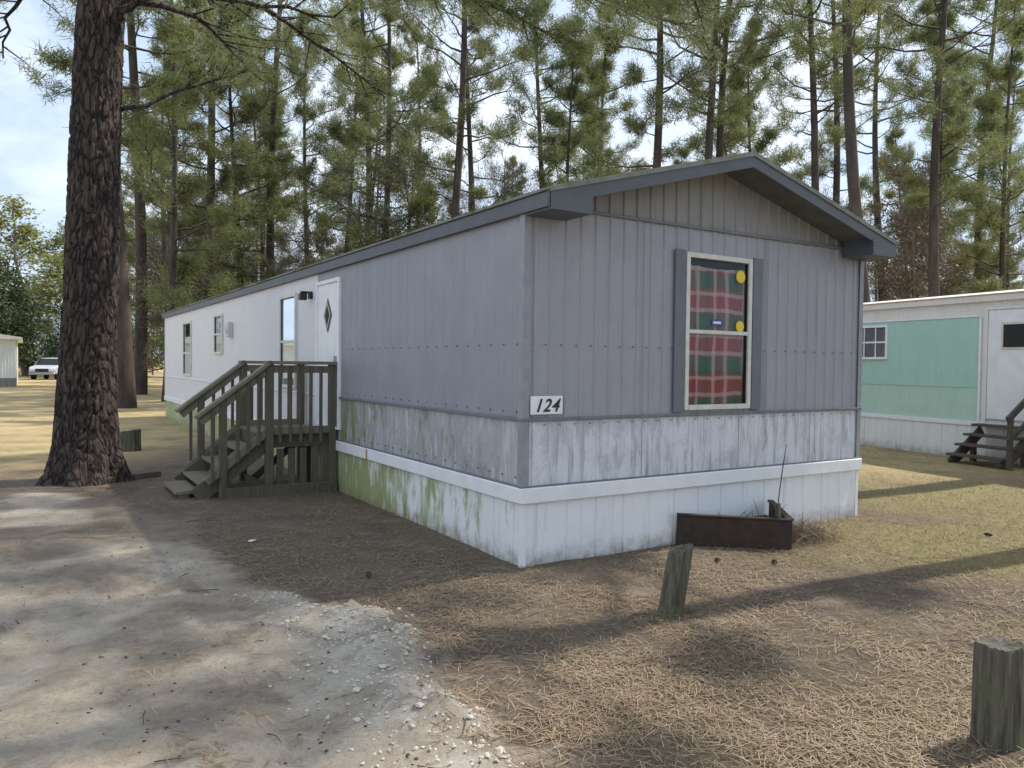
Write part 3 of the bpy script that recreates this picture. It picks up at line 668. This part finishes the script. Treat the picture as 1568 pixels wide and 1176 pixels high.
# ------------------------------------------------------------ second mobile home
h2=empty('mobile_home',(7.3,16.2,0),math.atan2(-.926,.376))
M['mint']=siding('mint_siding',(.38,.60,.51),(.42,.64,.55),(.33,.54,.45),(.5,.8))
M['mint_low']=siding('mint_siding_low',(.50,.68,.58),(.42,.62,.53),(.57,.67,.54),(.5,.7))
M['cream']=siding('cream_siding',(.80,.78,.74),(.74,.72,.68),(.62,.60,.56),(.5,.8))
M['skirt2']=siding('skirting_right',(.82,.84,.82),(.76,.78,.76),(.64,.65,.62),(.5,.8),dirt=.3)
corr('skirting',ff,-9,8,-.05,.62,SKR,M['skirt2'],h2)
corr('lower_mint',ff,-9,2.66,.62,1.29,RIBS,M['mint_low'],h2)
corr('upper_mint_right',ff,.66,2.66,1.29,2.56,RIBS,M['mint'],h2)
corr('upper_mint_left',ff,-9,-.5,1.29,2.56,RIBS,M['mint'],h2)
corr('upper_mint_mid_low',ff,-.5,.66,1.29,1.80,RIBS,M['mint'],h2)
corr('upper_mint_mid_top',ff,-.5,.66,2.47,2.56,RIBS,M['mint'],h2)
corr('top_band',ff,-9,8,2.56,2.84,RIBS,M['cream'],h2)
corr('right_part',ff,2.66,8,.62,2.56,RIBS,M['cream'],h2)
boxes('trims',[(-9,8,-.03,-.004,.60,.68),(-9,2.64,-.02,-.004,2.54,2.57),(2.64,2.69,-.026,-.006,.68,2.54)],M['white'],h2,.004)
boxes('mint_seam',[(-9,2.64,-.014,-.004,1.28,1.30)],M['mint'],h2,.002)
prism_poly=[(-.08,2.80),(-.09,2.92),(.3,3.0),(1.1,3.07),(1.8,3.09),(2.5,3.07),(3.3,3.0),(3.69,2.92),(3.68,2.80)]
V=[(-9.1,y,z) for y,z in prism_poly]+[(8.1,y,z) for y,z in prism_poly]; n=len(prism_poly)
meshobj('roof',V,[tuple(range(n)),tuple(range(2*n-1,n-1,-1))]+[(i,i+n,(i+1)%n+n,(i+1)%n) for i in range(n)],M['cream'],h2)
boxes('roof_edge',[(-9.1,8.1,-.105,-.088,2.905,2.925)],M['ruststain'],h2,0)
boxes('end_walls',[(-9,-8.95,.0,3.6,0,2.8),(7.95,8,.0,3.6,0,2.8),(-9,8,3.58,3.62,0,2.8),(-9,8,.02,.04,1.8,2.5)],M['cream'],h2,0)
window('window',ff,-.5,.66,1.80,2.47,h2,rail=.5,frame='white',grid=True)
meshobj('interior',[(-.5,.015,1.8),(.66,.015,1.8),(.66,.015,2.47),(-.5,.015,2.47)],[(0,1,2,3)],M['sheer'],h2)
boxes('door',[(2.83,3.75,-.05,-.006,.74,2.64)],M['white'],h2,.01)
boxes('door_frame',[(2.78,2.825,-.06,-.006,.70,2.69),(3.755,3.80,-.06,-.006,.70,2.69),(2.825,3.755,-.06,-.006,2.645,2.69)],M['cream'],h2,.004)
boxes('door_window_frame',[(3.08,3.55,-.062,-.051,1.95,2.42)],M['frame'],h2,.004)
boxes('door_window',[(3.12,3.51,-.066,-.063,1.99,2.38)],M['dark'],h2,0)
s2=empty('entry_steps',(7.3,16.2,0),math.atan2(-.926,.376))
boxes('treads',[(2.75,3.75,-.08-.2*i-.23,-.08-.2*i,.62-.165*i,.66-.165*i) for i in range(4)],M['darkstep'],s2)
beams('stringers',[((x_,-.1,.54),(x_,-.86,-.02),.05,.18) for x_ in (2.80,3.70)],M['darkstep'],s2)
beams('supports',[((x_,-.30,-.05),(x_,-.30,.45),.08,.08) for x_ in (2.80,3.70)]+[((3.84,-.15,0),(3.84,-.15,1.4),.07,.07),((3.84,-.85,0),(3.84,-.85,.85),.07,.07),((3.84,-.1,1.4),(3.84,-.92,.80),.05,.10),((3.84,-.1,1.0),(3.84,-.9,.45),.04,.08)],M['darkstep'],s2)

h3=empty('white_mobile_home',(-28.2,44,0),R(32.2))
corr('walls_front',ff,-9,0,.5,2.7,RIB,M['skirt2'],h3); corr('skirting',ff,-9,0,-.05,.5,SKR,M['concrete'],h3)
corr('wall_side',lambda a,d,z:(d,a,z),0,12,-.05,2.7,RIB,M['cream'],h3)
prism('roof',[(-9.3,2.7),(.3,2.7),(.3,2.82),(-4.5,3.5),(-9.3,2.82)],-.4,12.3,M['cream'],h3)
car=empty('parked_car',(-36.6,61.5,0),R(14))
prof=[(-2.2,.45),(-2.25,.85),(-2.1,1.0),(-1.1,1.1),(-.55,1.68),(1.9,1.72),(2.25,1.05),(2.3,.5)]
V=[];n=len(prof)
for sx in (-1,1):
    for (yy,zz) in prof: V.append((sx*(.92 if zz<1.2 else .72),yy,zz))
F=[tuple(range(n)),tuple(range(2*n-1,n-1,-1))]+[(i,i+n,(i+1)%n+n,(i+1)%n) for i in range(n)]
o=meshobj('body',V,F,M['carpaint'],car); bv=o.modifiers.new('b','BEVEL'); bv.width=.06; bv.segments=3
meshobj('windshield',[(-.80,-1.09,1.16),(.80,-1.09,1.16),(.68,-.62,1.64),(-.68,-.62,1.64)],[(0,1,2,3)],M['dark'],car)
for sx in (-1,1): meshobj('side_glass',[(sx*.90,-.8,1.15),(sx*.90,1.8,1.15),(sx*.75,1.6,1.62),(sx*.75,-.5,1.62)],[(0,1,2,3)],M['dark'],car)
boxes('grille',[(-.45,.45,-2.29,-2.24,.62,.85)],M['black'],car,.01); boxes('bumper',[(-.9,.9,-2.36,-2.22,.38,.56)],M['chrome'],car,.03)
boxes('headlights',[(-.85,-.5,-2.29,-2.23,.66,.84),(.5,.85,-2.29,-2.23,.66,.84)],M['white'],car,.02)
for i,(sx,sy) in enumerate([(-1,-1.45),(1,-1.45),(-1,1.45),(1,1.45)]):
    mbw=MB(); tube(mbw,[(sx*.70,sy,.34),(sx*.705,sy,.34),(sx*.93,sy,.34),(sx*.935,sy,.34)],[.02,.34,.34,.02],18,0); link(bpy.data.objects.new('wheel_%d'%i,mbw.mesh('wheel',[M['tire']])),car)

# ------------------------------------------------------------ big foreground pine
rg=np.random.default_rng(21); mb=MB(); bxp,byp=-5.64,10.25
def baxis(z): return np.array([-.065*smst(0,1.2,np.array(z*1.0))+.040*z*(z>0)+.02*math.sin(z*.9),.01*z,z])
nr,na=440,150; zz=np.concatenate([np.linspace(-.15,9.5,nr),np.linspace(9.8,17,20)]); th=np.arange(na)*2*np.pi/na
TH,ZZ=np.meshgrid(th,zz)
r=.335*(1-.030*np.clip(ZZ,0,20))
fl=np.exp(-np.clip(ZZ,-.2,9)/.30); r=r*(1+fl*(.42+.20*np.sin(TH*5+1)+.12*np.sin(TH*9+2)))+.06*np.exp(-np.clip(ZZ,0,9)/1.1)
def worley(x,y,seed,perx):
    xi=np.floor(x); yi=np.floor(y); d1=np.full(x.shape,9.);d2=np.full(x.shape,9.)
    for dx in (-1,0,1):
        for dy in (-1,0,1):
            cx=xi+dx; cy=yi+dy; hx=np.mod(cx,perx)
            r1=np.modf(np.abs(np.sin(hx*127.1+cy*311.7+seed)*43758.5))[0]; r2=np.modf(np.abs(np.sin(hx*269.5+cy*183.3+seed)*43758.5))[0]
            d=np.hypot(cx+r1-x,cy+r2-y); n1=np.minimum(d1,d); d2=np.where(d<d1,d1,np.minimum(d2,d)); d1=n1
    return d2-d1
ang=TH/(2*np.pi)
warp=(fbm(ang*14,ZZ*3,3)-.5)*1.6
w1=worley(ang*26+warp,ZZ*4.0+warp,1.3,26)
r=r+.028*np.clip(w1,0,.4)/.4+.018*fbm(ang*70,ZZ*12,5)-.022
axs=np.array([baxis(z) for z in zz])
P=np.stack([axs[:,0:1]+r*np.cos(TH),axs[:,1:2]+r*np.sin(TH),ZZ],-1)
nn_=len(zz); idx=np.arange(nn_*na).reshape(nn_,na); i2=np.roll(idx,-1,1)
T=np.concatenate([np.stack([idx[:-1],i2[:-1],i2[1:]],-1).reshape(-1,3),np.stack([idx[:-1],i2[1:],idx[1:]],-1).reshape(-1,3)])
mb.add(P.reshape(-1,3),T,0)
C=[];D=[]
def L3(pts,r0,**k):
    pts=np.array(pts,float); t=np.linspace(0,1,len(pts)); tt=np.linspace(0,1,12)
    P=np.stack([np.interp(tt,t,pts[:,j]) for j in range(3)],-1)+rg.normal(size=(12,3))*.035; P[0]=pts[0]
    limb(mb,P,r0,.012,C,D,rg,**k)
L3([(.3,0,6.15),(1.2,-.2,6.35),(2.2,-.3,6.15),(3.3,-.3,6.0)],.055,nsub=9,start=.45,sublen=.22,ntip=5)
L3([(.25,.2,4.9),(.9,.6,5.3),(1.8,.9,5.75)],.035,nsub=6,start=.5,ntip=4)
L3([(.3,0,7.0),(2.5,-.6,7.5),(5.0,-1.0,6.9),(7.4,-1.0,6.0)],.11,nsub=44,start=.45,sublen=.15,ntip=11,droop=.12)
L3([(.3,.2,7.0),(2.2,.6,7.5),(4.5,.9,7.0),(6.6,1.0,6.2)],.09,nsub=42,start=.4,sublen=.16,ntip=11,droop=.12)
L3([(.3,-.1,8.0),(2.6,-1.5,7.8),(5.4,-2.2,6.7),(7.5,-2.2,5.6)],.09,nsub=36,start=.5,sublen=.14,ntip=10,droop=.10)
L3([(.3,.3,8.2),(3,1.5,8.4),(6,2.2,7.7),(8.6,2.2,7.0)],.09,nsub=30,start=.4,sublen=.20,ntip=9,droop=.15)
L3([(0,.3,6.6),(.8,1.9,6.9),(1.2,3.6,6.5)],.06,nsub=12,start=.4,ntip=6)
L3([(.1,.3,7.2),(1.8,2.4,7.2),(3.2,4.4,6.6)],.06,nsub=18,start=.4,ntip=7,sublen=.25)
L3([(-.3,0,7.2),(-1.8,-.5,7.6),(-3.4,-.6,7.0)],.07,nsub=12,start=.3,ntip=5,droop=.1)
L3([(-.3,.2,6.7),(-1.6,1.2,7.0),(-2.6,2.2,6.4)],.06,nsub=12,start=.3,ntip=5,droop=.1)
for i in range(26):
    z=9+i*.3; az=i*2.4; L=4.2*(1-i/32)
    b_=baxis(z); L3([b_,b_+np.array([math.cos(az)*L*.5,math.sin(az)*L*.5,.3]),b_+np.array([math.cos(az)*L,math.sin(az)*L,.2])],.06,nsub=8,ntip=4)
tufts(mb,C,D,20,.17,.010,1,rg,1.15,.07)
o=bpy.data.objects.new('pine_tree',mb.mesh('pine_big',[M['bark'],M['needle']])); o.location=(bxp,byp,0); link(o)

# ------------------------------------------------------------ pines
pv=[pine('pine_a',1,25,7.0,4.0,40,.24),pine('pine_b',2,28,9.0,4.4,42,.27),pine('pine_c',3,22,4.2,3.6,44,.20),
    pine('pine_d',4,29,12.0,4.4,38,.26),pine('pine_e',5,17,2.8,3.2,42,.16)]
def place(name,me,x,y,s=1,rz=0,lean=(0,0),parent=None,sxy=None):
    o=bpy.data.objects.new(name,me); o.location=(x,y,0); o.rotation_euler=(lean[1],lean[0],rz); o.scale=(sxy or s,sxy or s,s); return link(o,parent)
TL=[(192,26,1,1.1,0),(213,36,1,1.1,0),(313,33,0,1.0,.01),(420,38,3,.95,0),(475,46,2,1,0),(553,36,3,.85,.0),(578,31,2,.9,-.01),
    (683,29,1,.8,0),(722,42,0,1,0),(826,42,2,1.1,0),(868,36,4,1.0,0),(985,28,1,.8,.01),(1083,27,3,.75,.02),(1103,29,1,.8,.04),
    (1235,27,3,.75,0),(1262,34,1,.8,.01),(1345,20.5,3,.75,.07),(1437,25,1,.72,0),(1505,40,0,1,0),(1540,33,4,1.0,0),(262,46,4,1.2,0),(372,36,4,1.1,0),
    (255,30,4,1.1,0),(520,42,4,1.2,0),(925,42,4,1.2,0),(1160,44,4,1.2,0),(1420,38,4,1.1,0)]
for i,(px,dep,k,s,ln) in enumerate(TL):
    place('pine_tree',pv[k],(px-784)/1185*dep,dep,s,i*1.37,(ln,0))
for i,(x,y,k,s) in enumerate([(6.45,7.6,0,.80),(8.9,12.3,1,.95),(11.2,3.2,0,.8),(6.3,-1.0,2,.85),(4.2,-7,1,.8),(-9,-4,1,.8),(-14,6,0,.85)]):
    place('pine_tree',pv[k],x,y,s,i*.9+.4)
fo=empty('distant_pine_forest'); rg=np.random.default_rng(33)
for i in range(54):
    y=rg.uniform(46,105); x=rg.uniform(-.85,.85)*y*1.05
    if abs(x+38)<7 and y<72: continue
    if x/y<-.52 and y<75: continue
    place('pine_%d'%i,pv[rg.choice([0,1,2,2,3,4,4])],x,y,rg.uniform(.75,1.1),rg.uniform(0,6.3),(rg.normal()*.02,rg.normal()*.02),fo)
bv_=[bare('bare_a',1,9),bare('bare_b',2,7,M['leaf_rus'],.12,.05,3),bare('bare_c',3,11),bare('bare_d',4,8,M['leaf_grn'],.16,.07,5)]
bo=empty('bare_understory_trees')
for i in range(125):
    y=rg.uniform(30,85); x=rg.uniform(-.8,.8)*y*1.05
    if x/y<-.50 and y<72: continue
    if inhouse(np.array([x]),np.array([y]))[0]: continue
    place('bare_tree_%d'%i,bv_[rg.integers(0,4)],x,y,rg.uniform(.7,1.3),rg.uniform(0,6.3),(0,0),bo)
shr=[bush('shrub_a',1,1.8,2.6,M['leaf_dark'],700,.14,.06,6),bush('shrub_b',2,2.2,3.2,M['leaf_rus'],700,.22,.03,6),bush('shrub_c',3,2.0,3.4,M['leaf_grn'],700,.16,.07,6)]
so=empty('distant_shrubs')
for i in range(130):
    y=rg.uniform(66,105); x=rg.uniform(-.85,.85)*y*1.05
    place('shrub_%d'%i,shr[rg.choice([0,1,1,2])],x,y,rg.uniform(.8,1.9),rg.uniform(0,6.3),(0,0),so)
mg=bush('magnolia',7,2.6,6.4,M['leaf_dark'],2200,.26,.12,7)
place('magnolia_tree',mg,-40.5,60,1.3,1); 
yt=bare('yellow_a',9,13,M['leaf_yel'],.22,.16,9)
for i,(x,y,s) in enumerate([(-40,70,1.05),(-45,72,1.2),(-50,70,1.1),(-36,74,1.15)]): place('budding_hardwood_tree',yt,x,y,s,i*1.1,sxy=s*1.6)
rt_=bare('russet',12,9,M['leaf_rus'],.2,.08,5)
place('budding_hardwood_tree',rt_,15.5,30,1.0,1); place('budding_hardwood_tree',rt_,19,36,1.1,2); place('budding_hardwood_tree',rt_,-9.5,36,.8,.3)

# ------------------------------------------------------------ light, sky
az=R(32.2-6); el=R(51)
sv=Vector((math.cos(el)*math.cos(az),math.cos(el)*math.sin(az),math.sin(el)))
sl=bpy.data.lights.new('sun','SUN'); sl.energy=5.0; sl.angle=R(.7); sl.color=(1,.94,.83)
so_=bpy.data.objects.new('sun',sl); so_.rotation_euler=sv.to_track_quat('Z','Y').to_euler(); so_.location=(10,5,20); col.objects.link(so_)
w=bpy.data.worlds.new('World'); scn.world=w; w.use_nodes=True; nt=w.node_tree; bg=nt.nodes['Background']
sk=nd(nt,'ShaderNodeTexSky',sky_type='NISHITA'); sk.sun_disc=False; sk.sun_elevation=el; sk.sun_rotation=math.pi/2-az; sk.air_density=1.0; sk.dust_density=2.0; sk.ozone_density=1
tc=nd(nt,'ShaderNodeTexCoord'); mp=nd(nt,'ShaderNodeMapping'); mp.inputs['Scale'].default_value=(1,1,2.6); nt.links.new(tc.outputs['Generated'],mp.inputs[0])
base=mix(nt,.75,sk.outputs[0],(4.7,6.0,7.9))
cl=ramp(nt,noise(nt,mp.outputs[0],2.2,8,.6,.3),[(.44,.08),(.66,.8)])
cc=mix(nt,cl,base,(9.2,9.6,10.2)); nt.links.new(cc,bg.inputs[0]); bg.inputs[1].default_value=.15
cam=bpy.data.cameras.new('camera'); cam.sensor_width=36; cam.lens=27.2; cam.clip_end=2000
co=bpy.data.objects.new('camera',cam); col.objects.link(co)
co.matrix_world=Matrix.Translation((0,0,1.6))@Matrix.Rotation(R(90-1.45),4,'X')@Matrix.Rotation(R(.66),4,'Z')
scn.camera=co
scn.view_settings.view_transform='Standard'; scn.view_settings.look='None'; scn.view_settings.exposure=0
